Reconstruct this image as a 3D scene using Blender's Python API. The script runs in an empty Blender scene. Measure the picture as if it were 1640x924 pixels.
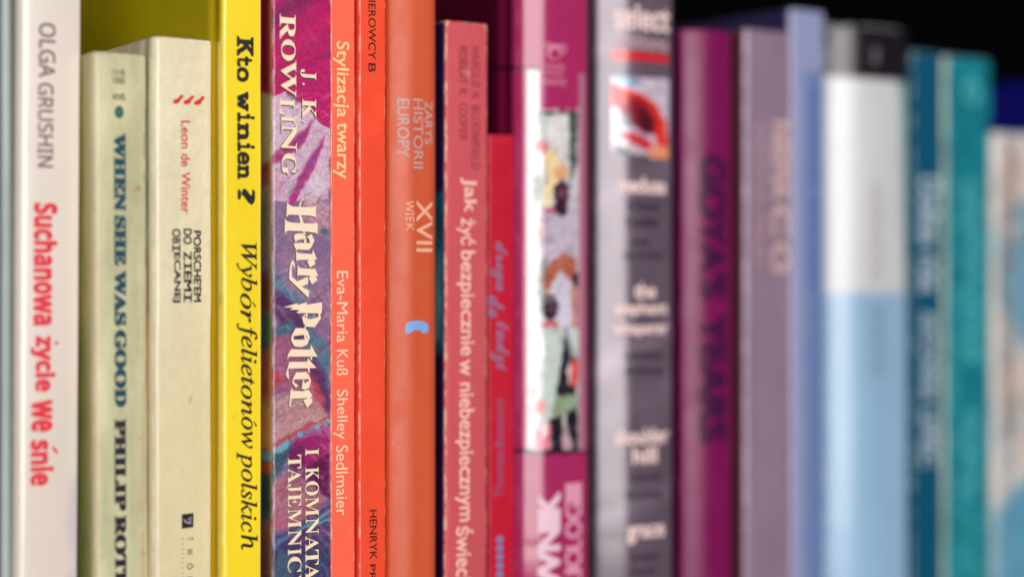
import bpy, bmesh, math, random
import numpy as np
C = bpy.context.scene
COL = C.collection
# ------------------------------------------------------------------ camera, world, light, exposure
F, YAW, D, EYE = 2850.0, math.radians(34), 0.516, 0.135      # focal length in photo pixels, yaw, distance to the spines, height above shelf
SY, CY = math.sin(YAW), math.cos(YAW)
cam = bpy.data.cameras.new('camera'); camo = bpy.data.objects.new('camera', cam); COL.objects.link(camo)
camo.location = (0, -D, EYE); camo.rotation_euler = (math.pi/2, 0, -YAW)
cam.sensor_width = 36; cam.lens = F/1640*36; cam.clip_start = 0.01; cam.clip_end = 50
cam.dof.use_dof = True; cam.dof.focus_distance = 0.564; cam.dof.aperture_fstop = 2.1; cam.dof.aperture_blades = 0
C.camera = camo
w = bpy.data.worlds.new('World'); C.world = w; w.use_nodes = True
w.node_tree.nodes['Background'].inputs[0].default_value = (.80, .88, 1, 1); w.node_tree.nodes['Background'].inputs[1].default_value = .07
def area(name, az, el, dist, sx, sz, energy, col, tgt=(.36, 0, EYE)):
    l = bpy.data.lights.new(name, 'AREA'); l.shape = 'RECTANGLE'; l.size = sx; l.size_y = sz; l.energy = energy; l.color = col
    o = bpy.data.objects.new(name, l); COL.objects.link(o)
    a, e = math.radians(az), math.radians(el)
    d = np.array([-math.sin(a)*math.cos(e), -math.cos(a)*math.cos(e), math.sin(e)])
    o.location = tuple(np.array(tgt)+d*dist)
    import mathutils
    o.rotation_euler = mathutils.Vector(tuple(d)).to_track_quat('Z', 'Y').to_euler()
    return o
area('window_light', 20, 9, 1.6, 1.3, 1.2, 30, (1, .975, .94))
area('room_fill_light', 5, 55, 2.4, 1.0, .8, 4, (.9, .95, 1))
C.view_settings.view_transform = 'Standard'; C.view_settings.look = 'None'; C.view_settings.gamma = 1; C.view_settings.exposure = 0
C.render.engine = 'CYCLES'; C.cycles.use_denoising = True; C.cycles.max_bounces = 6

# ------------------------------------------------------------------ helpers
def lin(c):
    c = np.asarray(c, float)/255
    return np.where(c <= .04045, c/12.92, ((c+.055)/1.055)**2.4)
def hashn(ix, iy, seed):
    h = (ix.astype(np.int64)*374761393 + iy.astype(np.int64)*668265263 + seed*1442695041) & 0x7fffffff
    h = ((h ^ (h >> 13))*1274126177) & 0x7fffffff
    return ((h ^ (h >> 16)) & 0xffff)/65535.0
def vnoise(x, y, seed=0):
    ix, iy = np.floor(x), np.floor(y); fx, fy = x-ix, y-iy
    fx, fy = fx*fx*(3-2*fx), fy*fy*(3-2*fy)
    a = hashn(ix, iy, seed); b = hashn(ix+1, iy, seed); c = hashn(ix, iy+1, seed); d = hashn(ix+1, iy+1, seed)
    return (a*(1-fx)+b*fx)*(1-fy)+(c*(1-fx)+d*fx)*fy
def fbm(x, y, seed=0, o=4):
    v = 0; a = .5; t = 0
    for k in range(o):
        v = v+a*vnoise(x*2**k, y*2**k, seed+k*17); t += a; a *= .5
    return v/t
def proj(x, y, z):                 # world point -> photo pixel
    r = x*CY-(y+D)*SY; d = x*SY+(y+D)*CY
    return 820+F*r/d, 462-F*(z-EYE)/d, d
def x_at(px, y):                   # world x where the sight line of a pixel column meets the plane y
    u = px-820; t = (y+D)/(F*CY-u*SY)
    return t*(F*SY+u*CY)
_mats = {}
def nodes_of(m):
    m.use_nodes = True; return m.node_tree.nodes, m.node_tree.links
def plain(name, col, rough=.5, coat=0., spec=.5, noise=0.):
    if name in _mats: return _mats[name]
    m = bpy.data.materials.new(name); n, l = nodes_of(m); b = n['Principled BSDF']
    c = tuple(lin(col))+(1,)
    b.inputs['Roughness'].default_value = rough; b.inputs['Coat Weight'].default_value = coat; b.inputs['Coat Roughness'].default_value = .12
    b.inputs['Specular IOR Level'].default_value = spec
    tc = n.new('ShaderNodeTexCoord'); nz = n.new('ShaderNodeTexNoise'); nz.inputs['Scale'].default_value = 900; nz.inputs['Detail'].default_value = 4
    l.new(tc.outputs['Object'], nz.inputs['Vector'])
    mx = n.new('ShaderNodeMix'); mx.data_type = 'RGBA'; mx.inputs[6].default_value = tuple(v*(1-noise) for v in c[:3])+(1,); mx.inputs[7].default_value = tuple(min(1, v*(1+noise)) for v in c[:3])+(1,)
    l.new(nz.outputs['Fac'], mx.inputs[0]); l.new(mx.outputs[2], b.inputs['Base Color'])
    _mats[name] = m; return m
def cover_mat(name, rough=.35, coat=0., wear_rimlight=.5, wear_rimlight_col=(235, 225, 205), grain=.10, bump=.10, dirt=.15, grainscale=1400, dirtcol=(120, 90, 60), dents=.3, metal=0., spec=.5):
    m = bpy.data.materials.new(name); n, l = nodes_of(m); b = n['Principled BSDF']
    at = n.new('ShaderNodeAttribute'); at.attribute_name = 'print_and_light_colour'
    we = n.new('ShaderNodeAttribute'); we.attribute_name = 'wear_rimlight'
    tc = n.new('ShaderNodeTexCoord')
    def noise(sc, det=4, rough_=.55, stretch=None):
        q = n.new('ShaderNodeTexNoise'); q.inputs['Scale'].default_value = sc; q.inputs['Detail'].default_value = det; q.inputs['Roughness'].default_value = rough_
        src = tc.outputs['Object']
        if stretch:
            mp = n.new('ShaderNodeMapping'); mp.inputs['Scale'].default_value = stretch; l.new(src, mp.inputs[0]); src = mp.outputs[0]
        l.new(src, q.inputs['Vector']); return q.outputs['Fac']
    def ramp(f, a, b_, lo=0., hi=1.):
        r = n.new('ShaderNodeMapRange'); r.inputs[1].default_value = a; r.inputs[2].default_value = b_; r.inputs[3].default_value = lo; r.inputs[4].default_value = hi
        l.new(f, r.inputs[0]); return r.outputs[0]
    def math_(op, a, b_):
        r = n.new('ShaderNodeMath'); r.operation = op
        for i, v in enumerate((a, b_)):
            if isinstance(v, (int, float)): r.inputs[i].default_value = v
            else: l.new(v, r.inputs[i])
        return r.outputs[0]
    def mix(f, a, b_, mode='MIX'):
        r = n.new('ShaderNodeMix'); r.data_type = 'RGBA'; r.blend_type = mode
        for i, v in ((0, f), (6, a), (7, b_)):
            if isinstance(v, (int, float)): r.inputs[i].default_value = v
            elif isinstance(v, tuple): r.inputs[i].default_value = v
            else: l.new(v, r.inputs[i])
        return r.outputs[2]
    g = ramp(noise(grainscale, 5, .7), .3, .7, 1-grain, 1+grain)          # paper and print grain
    big = ramp(noise(45, 3), .3, .7, 1-dirt*.35, 1+dirt*.2)               # slow uneven fading
    val = math_('MULTIPLY', g, big)
    cc = n.new('ShaderNodeCombineColor'); [l.new(val, cc.inputs[i]) for i in range(3)]
    col = mix(1., at.outputs['Color'], cc.outputs[0], 'MULTIPLY')
    st = math_('MULTIPLY', ramp(noise(160, 5, .7), .60, .78), dirt)       # foxing and smudges
    col = mix(st, col, tuple(lin(dirtcol))+(1,))
    sp = math_('MULTIPLY', ramp(noise(700, 2, .5), .70, .74), dirt*.9)
    col = mix(sp, col, tuple(lin(dirtcol))+(1,))
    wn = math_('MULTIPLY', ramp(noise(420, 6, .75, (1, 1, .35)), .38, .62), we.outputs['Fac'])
    wm = ramp(wn, .32, .62, 0., wear_rimlight)
    col = mix(wm, col, tuple(lin(wear_rimlight_col))+(1,))
    l.new(col, b.inputs['Base Color'])
    l.new(ramp(noise(90, 4), .3, .7, rough*.82, rough*1.2), b.inputs['Roughness'])
    b.inputs['Specular IOR Level'].default_value = spec; b.inputs['Coat Weight'].default_value = coat; b.inputs['Coat Roughness'].default_value = min(.14, rough*.5); b.inputs['Coat IOR'].default_value = 1.65; b.inputs['Metallic'].default_value = metal
    bp = n.new('ShaderNodeBump'); bp.inputs['Strength'].default_value = bump; bp.inputs['Distance'].default_value = .0004
    l.new(noise(1100, 4, .6), bp.inputs['Height'])
    bp2 = n.new('ShaderNodeBump'); bp2.inputs['Strength'].default_value = dents; bp2.inputs['Distance'].default_value = .0006
    l.new(noise(55, 3, .5, (1, 1, .5)), bp2.inputs['Height']); l.new(bp.outputs[0], bp2.inputs['Normal'])
    l.new(bp2.outputs[0], b.inputs['Normal']); l.new(bp2.outputs[0], b.inputs['Coat Normal'])
    return m
def link(name, me, parent=None, mat=None):
    o = bpy.data.objects.new(name, me); COL.objects.link(o)
    if parent: o.parent = parent
    if mat: me.materials.append(mat)
    return o
def mesh(name, v, f, smooth=False):
    me = bpy.data.meshes.new(name); me.from_pydata([tuple(map(float, p)) for p in v], [], f); me.update()
    if smooth: me.polygons.foreach_set('use_smooth', [True]*len(me.polygons))
    return me

# ------------------------------------------------------------------ the book
class Book:
    """spine from pixel column xl to xr in the plane y=yf, top at pixel row top; left/right shoulders are elliptical quarters"""
    right = -1.
    def __init__(s, label, xl, xr, yf, top, L=(1., 1.), R=(1., 1.), bulge=0., lean=0., depth=130, thick=.4, nz=140, ds=.8, hinge=(0, 0),
                 paint=None, base=(128, 128, 128), side=None, mat=None, wob=.12, seed=1, arch=None, kind='book', pages=(225, 212, 180), gap=.25, wearw=1.0):
        yf = yf/1000; s.yf = yf; s.seed = seed; s.lean = lean; s.wob = wob/1000
        s.X0 = max(x_at(xl, yf+((arch[0]+L[1]*.6)/1000 if arch else 0)), Book.right+gap/1000)
        s.W = x_at(xr, yf)-s.X0
        for _ in range(6):                                # the right-hand outline of a rounded spine falls on pixel column xr
            a = np.linspace(0, math.pi/2, 30); rx = s.X0+s.W-R[0]/1000*(1-np.sin(a)); ry = yf+R[1]/1000*(1-np.cos(a))
            u = proj(rx, ry, EYE)[0].max(); s.W -= (u-xr)*.57/F
        Book.right = s.X0+s.W
        zt = proj((s.X0+s.W*.5), yf, EYE)[2]
        s.H = EYE+(462-top)*zt/F
        s.L = (min(L[0]/1000, s.W*.6), L[1]/1000); s.R = (min(R[0]/1000, s.W*.5), R[1]/1000); s.bulge = bulge/1000
        s.dep = depth/1000; s.hinge = (hinge[0]/1000, hinge[1]/1000)
        # profile, left side back -> spine -> right side back
        P = []
        def dip(d): return s.hinge[1]*math.exp(-((d-s.hinge[0])/.0022)**2) if s.hinge[1] else 0
        ys = np.concatenate([np.linspace(s.dep, .03, 8), np.linspace(.03, s.L[1], 26)[1:]])
        for y in ys: P.append((dip(y), y))
        k = max(8, int(s.L[0]*1000/ds)+6)
        for i in range(1, k+1):
            a = math.pi/2*i/k; P.append((s.L[0]*(1-math.cos(a)), s.L[1]*(1-math.sin(a))))
        m = max(6, int((s.W-s.L[0]-s.R[0])*1000/ds))
        for i in range(1, m+1):
            P.append((s.L[0]+(s.W-s.L[0]-s.R[0])*i/m, 0))
        k = max(8, int(s.R[0]*1000/ds)+6)
        for i in range(1, k+1):
            a = math.pi/2*i/k; P.append((s.W-s.R[0]*(1-math.sin(a)), s.R[1]*(1-math.cos(a))))
        for y in np.concatenate([np.linspace(s.R[1], .03, 12)[1:], np.linspace(.03, s.dep, 5)[1:]]): P.append((s.W-dip(y), y))
        P = np.array(P)
        fr = (P[:, 1] < s.L[1]+s.R[1]+.02)
        kl = max(8, int(s.L[0]*1000/ds)+6); s._i0 = len(ys)-1; s._iL = len(ys)+kl//2-1; s._iR = len(ys)+kl+m+k//2-1
        t = np.clip(P[:, 0]/s.W, 0, 1); P[:, 1] -= np.where(fr, s.bulge*(1-(2*t-1)**2), 0)
        if arch: P[:, 1] += np.where(P[:, 1] < s.L[1]+.004, arch[0]/1000*np.clip(1-t/arch[1], 0, 1)**2, arch[0]/1000*np.clip((P[:, 1] < .08)*1., 0, 1)*(t < .5))
        s.P = P
        s.S = np.concatenate([[0], np.cumsum(np.hypot(*np.diff(P, axis=0).T))])
        tg = np.gradient(P, axis=0); tg /= np.linalg.norm(tg, axis=1)[:, None]; s.Nn = np.stack([tg[:, 1], -tg[:, 0]], 1)
        # root and cover
        s.root = bpy.data.objects.new(kind, None); COL.objects.link(s.root); s.root.location = (s.X0, yf, 0); s.root.empty_display_size = .02
        s.root['label'] = label; s.root['category'] = 'book'; s.root['group'] = 'books standing in a row on the shelf'
        zs = np.concatenate([[0, .0006], np.linspace(.0012, s.H-.0012, nz), [s.H-.0006, s.H-.0002, s.H]])
        n, r = len(P), len(zs)
        SS, ZZ = np.meshgrid(s.S, zs)
        X, Y, NX, NY = s.surf(SS, ZZ)
        sh = np.interp(ZZ, [0, .0006, .0012, s.H-.0012, s.H-.0006, s.H-.0002, s.H], [.00035, .0001, 0, 0, .0001, .0003, .00055])
        XO, YO = X-NX*sh, Y-NY*sh
        th = thick/1000
        V = np.stack([XO, YO, ZZ], -1).reshape(-1, 3)
        i, j = np.meshgrid(np.arange(r-1), np.arange(n-1), indexing='ij'); a = (i*n+j).ravel()
        Fo = np.stack([a, a+1, a+n+1, a+n], 1)
        # caps and inner skin use their own vertices
        def ring(zr, shr):
            xo, yo, nx, ny = s.surf(s.S, np.full(n, zr)); return np.stack([xo-nx*shr, yo-ny*shr, np.full(n, zr)], 1)
        base_ = len(V); rows = [ring(s.H, .00055), ring(s.H, th+.0004), ring(0, th+.0004), ring(0, .00035)]
        V = np.concatenate([V]+rows); F2 = []
        for q in range(3):
            b0 = base_+q*n; jj = np.arange(n-1); F2.append(np.stack([b0+jj, b0+jj+1, b0+n+jj+1, b0+n+jj], 1))
        Fa = np.concatenate([Fo]+F2)
        me = bpy.data.meshes.new('cover'); me.vertices.add(len(V)); me.vertices.foreach_set('co', V.ravel())
        me.loops.add(Fa.size); me.loops.foreach_set('vertex_index', Fa.ravel().astype(np.int32))
        me.polygons.add(len(Fa)); me.polygons.foreach_set('loop_start', np.arange(0, Fa.size, 4, dtype=np.int32)); me.polygons.foreach_set('loop_total', np.full(len(Fa), 4, dtype=np.int32))
        sm = np.zeros(len(Fa), bool); sm[:len(Fo)] = True; me.polygons.foreach_set('use_smooth', sm); me.update(); me.validate()
        px, py, _ = proj(V[:, 0]+s.X0, V[:, 1]+s.yf, V[:, 2])
        SV = np.concatenate([SS.ravel()]+[s.S]*4)-s.s_left(); ZV = V[:, 2]
        col = np.tile(np.array(base, float), (len(V), 1))
        if side is not None:
            k = np.clip((-SV)/.0015, 0, 1)[:, None]; col = col*(1-k)+np.array(side, float)*k
        if paint: col = paint(col, px, py, SV*1000, ZV*1000)
        rgb = np.concatenate([lin(np.clip(col, 0, 255)), np.ones((len(V), 1))], 1).astype(np.float32)
        at = me.color_attributes.new('print_and_light_colour', 'FLOAT_COLOR', 'POINT'); at.data.foreach_set('color', rgb.ravel())
        sL, sR = s.S[s._iL], s.S[s._iR]
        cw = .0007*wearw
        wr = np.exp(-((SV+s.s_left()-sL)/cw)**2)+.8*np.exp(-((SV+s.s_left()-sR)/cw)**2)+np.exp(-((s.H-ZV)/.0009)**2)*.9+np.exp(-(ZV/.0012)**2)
        wa = me.attributes.new('wear_rimlight', 'FLOAT', 'POINT'); wa.data.foreach_set('value', np.clip(wr, 0, 1).astype(np.float32))
        s.cover = link('cover', me, s.root, mat)
        # page block
        e = th+.0006; g = .002 if thick > 1 else .0004
        b = bmesh.new()
        ar = arch[0]/1000 if arch else 0
        pts = [(e, s.L[1]+e+ar), (s.L[0]*.5+e, s.L[1]*.4+e+ar), (s.W-s.R[0]*.5-e, s.R[1]*.4+e), (s.W-e, s.R[1]+e), (s.W-e, s.dep-.001-g), (e, s.dep-.001-g)]
        lo = [b.verts.new((x+lean*(g-EYE), y, g)) for x, y in pts]; hi = [b.verts.new((x+lean*(s.H-g-EYE), y, s.H-g)) for x, y in pts]
        b.faces.new(lo[::-1]); b.faces.new(hi)
        for q in range(6): b.faces.new((lo[q], lo[(q+1) % 6], hi[(q+1) % 6], hi[q]))
        pm = bpy.data.meshes.new('page_block'); b.to_mesh(pm); b.free()
        link('page_block', pm, s.root, page_mat(pages))
    def s_left(s):
        return s.S[s._i0]
    def surf(s, S_, Z_):
        x = np.interp(S_, s.S, s.P[:, 0]); y = np.interp(S_, s.S, s.P[:, 1])
        nx = np.interp(S_, s.S, s.Nn[:, 0]); ny = np.interp(S_, s.S, s.Nn[:, 1])
        q = S_*0
        wv = s.wob*2*(fbm(Z_*22+q+s.seed*3.1, q+.5+(x > s.W/2)*0, s.seed, 3)-.5)
        wv2 = s.wob*.8*(fbm(Z_*130, S_*60, s.seed+5, 2)-.5)
        return x+wv+s.lean*(Z_-EYE), y+wv*.6+wv2, nx, ny
    def sz(s, px, py):            # photo pixel -> (arc position on the profile, height)
        z = EYE
        for _ in range(4):
            X, Y = s.P[:, 0]+s.lean*(z-EYE)+s.X0, s.P[:, 1]+s.yf
            p, _q, d = proj(X, Y, z)
            i0 = s._i0
            i0 = max(0, i0-12)
            i1 = i0+int(np.argmax(p[i0:]))
            pp = np.maximum.accumulate(p[i0:i1+1])+np.arange(i1+1-i0)*1e-6
            ss = np.interp(px, pp, s.S[i0:i1+1]); dd = np.interp(ss, s.S, d)
            z = EYE+(462-py)*dd/F
        return float(ss), float(z)
    def lay(s, name, V, faces, mat, box, rot, lift=.10, parent=None, label=None):
        """V: 2-D points already normalised to 0..1 in the photo box (u right, v down)"""
        x0, x1, y0, y1 = box
        V = np.asarray(V, float); px = x0+V[:, 0]*(x1-x0); py = y0+V[:, 1]*(y1-y0)
        s0, _ = s.sz(x0, (y0+y1)/2); s1, _ = s.sz(x1, (y0+y1)/2)
        gx = np.linspace(x0, x1, 7); gs = [s.sz(g, (y0+y1)/2)[0] for g in gx]
        ss = np.interp(px, gx, gs)
        _, za = s.sz((x0+x1)/2, y0); _, zb = s.sz((x0+x1)/2, y1)
        zz = za+(py-y0)/(y1-y0)*(zb-za)
        zz = np.clip(zz, .001, s.H-.001)
        X, Y, NX, NY = s.surf(ss, zz)
        X = X+NX*lift/1000; Y = Y+NY*lift/1000
        me = mesh(name, np.stack([X, Y, zz], 1), faces)
        o = link(name, me, parent or s.root, mat)
        if label: o['label'] = label
        return o
    def text(s, name, words, mat, style='sans', bold=0., up=False, horiz=False, lift=.10, outline=None, omat=None, shift=(0, 0), label=None):
        """words: list of (text, x0, x1, y0, y1) boxes in the photograph; all joined in one printed line"""
        out = None
        VV, FF, n0, lf = [], [], 0, []
        bx = [1e9, -1e9, 1e9, -1e9]
        for (_, a, b, c, d) in words: bx = [min(bx[0], a), max(bx[1], b), min(bx[2], c), max(bx[3], d)]
        for (txt, a, b, c, d) in words:
            v0, _f0 = text_geo(txt, style, 0)
            if bold > .001:      # heavier weight from copies moved about the outline, each a hair higher
                vs, f, LL = [], [], []
                for q in range(8):
                    ang = q*math.pi/4+.2; vs.append(v0+bold*np.array([math.cos(ang), math.sin(ang)])); f += [tuple(i+q*len(v0) for i in t_) for t_ in _f0]; LL.append(np.full(len(v0), q*.004))
                v = np.concatenate(vs); lf.append(np.concatenate(LL))
            else:
                v, f = v0, _f0; lf.append(np.zeros(len(v)))
            mn, mx_ = v0.min(0), v0.max(0); u = (v-mn)/(mx_-mn)       # 0..1 text space: x along, y up
            if horiz: w = np.stack([u[:, 0], 1-u[:, 1]], 1)
            elif up: w = np.stack([1-u[:, 1], 1-u[:, 0]], 1)
            else: w = np.stack([u[:, 1], u[:, 0]], 1)
            PX = a+w[:, 0]*(b-a)+shift[0]; PY = c+w[:, 1]*(d-c)+shift[1]
            VV.append(np.stack([(PX-bx[0])/(bx[1]-bx[0]), (PY-bx[2])/(bx[3]-bx[2])], 1)); FF += [tuple(int(i+n0) for i in q) for q in f]; n0 += len(v)
        return s.lay(name, np.concatenate(VV), FF, mat, bx, 0, lift+np.concatenate(lf), label=label)
    def poly(s, name, groups, mat, lift=.10, shift=(0, 0), label=None, parent=None):
        """groups: list of glyphs, each a list of outlines in photo pixels (even-odd fill)"""
        VV, FF, n0 = [], [], 0
        for g in groups:
            v, f = fill2d(g); VV.append(v); FF += [tuple(int(i+n0) for i in q) for q in f]; n0 += len(v)
        V = np.concatenate(VV)+np.array(shift); mn, mx_ = V.min(0), V.max(0)
        return s.lay(name, (V-mn)/(mx_-mn), FF, mat, (mn[0], mx_[0], mn[1], mx_[1]), 0, lift, label=label, parent=parent)
def page_mat(c):
    k = 'page_paper_%d' % c[2]
    if k in _mats: return _mats[k]
    m = bpy.data.materials.new(k); n, l = nodes_of(m); b = n['Principled BSDF']; b.inputs['Roughness'].default_value = .9
    tc = n.new('ShaderNodeTexCoord'); mp = n.new('ShaderNodeMapping'); mp.inputs['Scale'].default_value = (9000, 40, 20); q = n.new('ShaderNodeTexNoise'); q.inputs['Scale'].default_value = 1
    l.new(tc.outputs['Object'], mp.inputs[0]); l.new(mp.outputs[0], q.inputs['Vector'])
    mx = n.new('ShaderNodeMix'); mx.data_type = 'RGBA'; cc = lin(c); mx.inputs[6].default_value = tuple(cc*.7)+(1,); mx.inputs[7].default_value = tuple(cc)+(1,)
    l.new(q.outputs['Fac'], mx.inputs[0]); l.new(mx.outputs[2], b.inputs['Base Color']); _mats[k] = m; return m
STY = {'sans': None, 'serif': (0x1D400, 0x1D41A), 'italic': (0x1D434, 0x1D44E), 'bi': (0x1D468, 0x1D482), 'script': (0x1D4D0, 0x1D4EA),
       'noto': (0x1D5A0, 0x1D5BA), 'bold': (0x1D5D4, 0x1D5EE), 'boldit': (0x1D63C, 0x1D656), 'mono': (0x1D670, 0x1D68A)}
_tc = {}
def text_geo(t, style, bold):
    k = (t, style, round(bold, 4))
    if k in _tc: return _tc[k]
    b = STY[style]; s = ''
    for ch in t:
        if b and 'A' <= ch <= 'Z': s += chr(b[0]+ord(ch)-65)
        elif b and 'a' <= ch <= 'z': s += '\u210e' if (style == 'italic' and ch == 'h') else chr(b[1]+ord(ch)-97)
        else: s += ch
    c = bpy.data.curves.new('lettering', 'FONT'); c.body = s; c.size = 1; c.resolution_u = 4; c.offset = bold; c.fill_mode = 'BOTH'
    r = _eval(c); _tc[k] = r; return r
def _eval(c, xcut=False):
    o = bpy.data.objects.new('lettering', c)
    me = o.to_mesh()
    b = bmesh.new(); b.from_mesh(me)
    co = [v.co for v in b.verts]
    if co:                                                   # cut across so that letters can follow a rounded spine
        lo, hi = min(v.y for v in co), max(v.y for v in co)
        for i in range(1, 6):
            bmesh.ops.bisect_plane(b, geom=b.verts[:]+b.edges[:]+b.faces[:], plane_co=(0, lo+(hi-lo)*i/6, 0), plane_no=(0, 1, 0))
        if xcut:
            lo, hi = min(v.co.x for v in b.verts), max(v.co.x for v in b.verts); n_ = int(min(40, max(4, (hi-lo)/2)))
            for i in range(1, n_): bmesh.ops.bisect_plane(b, geom=b.verts[:]+b.edges[:]+b.faces[:], plane_co=(lo+(hi-lo)*i/n_, 0, 0), plane_no=(1, 0, 0))
    b.verts.index_update()
    v = np.array([x.co[:2] for x in b.verts]); f = [tuple(x.index for x in q.verts) for q in b.faces]
    b.free(); o.to_mesh_clear(); bpy.data.objects.remove(o); bpy.data.curves.remove(c)
    return v, f
def fill2d(outl):
    c = bpy.data.curves.new('emblem', 'CURVE'); c.dimensions = '2D'; c.fill_mode = 'BOTH'
    for o in outl:
        sp = c.splines.new('POLY'); sp.points.add(len(o)-1)
        for p, q in zip(sp.points, o): p.co = (q[0], q[1], 0, 1)
        sp.use_cyclic_u = True
    return _eval(c, True)
def ell(cx, cy, rx, ry, n=20, rot=0):
    c, s_ = math.cos(rot), math.sin(rot)
    return [(cx+rx*math.cos(2*math.pi*i/n)*c-ry*math.sin(2*math.pi*i/n)*s_, cy+rx*math.cos(2*math.pi*i/n)*s_+ry*math.sin(2*math.pi*i/n)*c) for i in range(n)]
def rect(x0, x1, y0, y1): return [(x0, y0), (x1, y0), (x1, y1), (x0, y1)]
# painting of printed artwork onto the cover grid (photo pixel space, printed colour plus some painted shade and highlights)
def sdf_poly(px, py, pts):
    d = np.full(px.shape, 1e18); s_ = np.ones(px.shape); N = len(pts)
    for i in range(N):
        a, b = pts[i], pts[i-1]; ex, ey = b[0]-a[0], b[1]-a[1]; wx, wy = px-a[0], py-a[1]
        t = np.clip((wx*ex+wy*ey)/(ex*ex+ey*ey+1e-9), 0, 1); d = np.minimum(d, (wx-ex*t)**2+(wy-ey*t)**2)
        c1 = py >= a[1]; c2 = py < b[1]; c3 = ex*wy > ey*wx
        s_ = np.where((c1 & c2 & c3) | (~c1 & ~c2 & ~c3), -s_, s_)
    return s_*np.sqrt(d)
class Art:
    def __init__(s, col, px, py, warp=0, scale=30, seed=0):
        s.c = col; s.x = px+warp*2*(fbm(px/scale, py/scale, seed)-.5); s.y = py+warp*2*(fbm(px/scale+9, py/scale+4, seed+3)-.5); s.px, s.py = px, py
    def poly(s, pts, c, soft=2, a=1.): 
        k = np.clip(.5-sdf_poly(s.x, s.y, pts)/soft, 0, 1)*a; s._m(k, c)
    def ell(s, cx, cy, rx, ry, c, soft=.3, rot=0, a=1.):
        dx, dy = s.x-cx, s.y-cy; u = (dx*math.cos(rot)+dy*math.sin(rot))/rx; v = (-dx*math.sin(rot)+dy*math.cos(rot))/ry
        s._m(np.clip((1-np.hypot(u, v))/soft+.5, 0, 1)*a, c)
    def band(s, y0, y1, c, soft=2, a=1.):
        s._m(np.clip((s.y-y0)/soft+.5, 0, 1)*np.clip((y1-s.y)/soft+.5, 0, 1)*a, c)
    def line(s, p, q, wd, c, soft=1., a=1.):
        ex, ey = q[0]-p[0], q[1]-p[1]; wx, wy = s.x-p[0], s.y-p[1]; t = np.clip((wx*ex+wy*ey)/(ex*ex+ey*ey), 0, 1)
        s._m(np.clip(.5+(wd/2-np.hypot(wx-ex*t, wy-ey*t))/soft, 0, 1)*a, c)
    def _m(s, k, c):
        k = k[:, None]; s.c = s.c*(1-k)+np.array(c, float)*k
    def noise(s, sx, sy, amt, seed=1, c=None, o=4):
        n = fbm(s.px/sx, s.py/sy, seed, o)
        if c is None: s.c = s.c*(1+amt*2*(n-.5))[:, None]
        else: s._m(np.clip((n-.5)*4, 0, 1)*amt, c)
# ------------------------------------------------------------------ shelf and room behind it
def box(name, x0, x1, y0, y1, z0, z1, mat, label=None, bev=.001):
    b = bmesh.new(); bmesh.ops.create_cube(b, size=1)
    for v in b.verts: v.co = ((x0+x1)/2+v.co.x*(x1-x0), (y0+y1)/2+v.co.y*(y1-y0), (z0+z1)/2+v.co.z*(z1-z0))
    bmesh.ops.bevel(b, geom=b.edges[:], offset=bev, segments=2, affect='EDGES')
    me = bpy.data.meshes.new(name); b.to_mesh(me); b.free(); o = link(name, me, None, mat); o['kind'] = 'structure'; return o
dark = plain('black_painted_board', (8, 6, 8), .9, spec=.08, noise=.3)
box('shelf_board', -.6, 1.3, -.03, .30, -.02, -.0004, dark)
box('shelf_above', -.6, 1.3, -.02, .30, .34, .36, dark)
box('shelf_back_wall', -.6, 1.3, .302, .312, -.02, .36, dark)
box('shelf_side_wall', 1.302, 1.32, -.03, .312, -.02, .36, dark)
box('shelf_side_wall', -.62, -.602, -.03, .312, -.02, .36, dark)

# ------------------------------------------------------------------ inks
def ink(name, c, rough=.45, coat=0., noise=.08): return plain(name+'_ink', c, rough, coat, .4, noise)
cream_ink = ink('cream', (250, 222, 192)); black_ink = ink('black', (28, 22, 16), .5, 0, .3)
shadow_ink = ink('dark_brown', (58, 34, 36))

# 0 --- partly visible pale book at the left edge of the photo
def far_left(col, px, py, s, z):
    a = Art(col, px, py); a.poly([(-80, -200), (2, -200), (2, 1500), (-80, 1500)], (70, 80, 90), 3); a.poly([(15, -200), (40, -200), (40, 1500), (15, 1500)], (120, 130, 128), 3); a.noise(3, 200, .08); return a.c
b = Book('thin glossy pale grey book cut by the left edge of the photo', -70, 19, 9, -150, L=(2, 2), R=(1.5, 2.5), base=(178, 188, 184), paint=far_left,
         mat=cover_mat('pale_grey_gloss', .22, .6, .2), seed=2, thick=.5)
# 1 --- white book, red condensed title
def white1(col, px, py, s, z):
    a = Art(col, px, py, 14, 60, 4)
    a.band(560, 1400, (222, 208, 196), 300, .6); a.poly([(100, 980), (118, 790), (124, 700), (140, 600), (150, 1000)], (206, 193, 200), 14)  # the lilac patch at the lower right is painted shading
    return a.c
b = Book('white glossy book with a condensed red title and grey author name, leftmost readable book', 21, 126, 7, -130, L=(2.2, 3.0), R=(.9, 1.2), bulge=.5, base=(230, 217, 207), paint=white1,
         side=(236, 226, 220), mat=cover_mat('white_gloss', .24, .7, .15, dirt=.05, grain=.03, dirtcol=(190, 160, 150)), lean=.006, seed=3, thick=1.6)
g = ink('warm_grey', (122, 94, 98)); b.text('author_name', [('OLGA', 62, 88, 38, 124), ('GRUSHIN', 61, 85, 134, 268)], g, 'noto', .024)
r = ink('crimson', (222, 40, 62)); b.text('title', [('Suchanowa', 54, 91, 326, 520), ('życie'.replace('ż', 'z'), 49, 88, 539, 626), ('we', 52, 83, 641, 690), ('snie', 51, 86, 705, 776)], r, 'bold', .036)
b.poly('dot_accent', [[ell(90.5, 549, 2.6, 3.0)]], r); b.poly('acute_accent', [[[(85, 713), (89, 718), (93, 723), (91, 727), (86, 722), (83.5, 717)]]], r)

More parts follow.
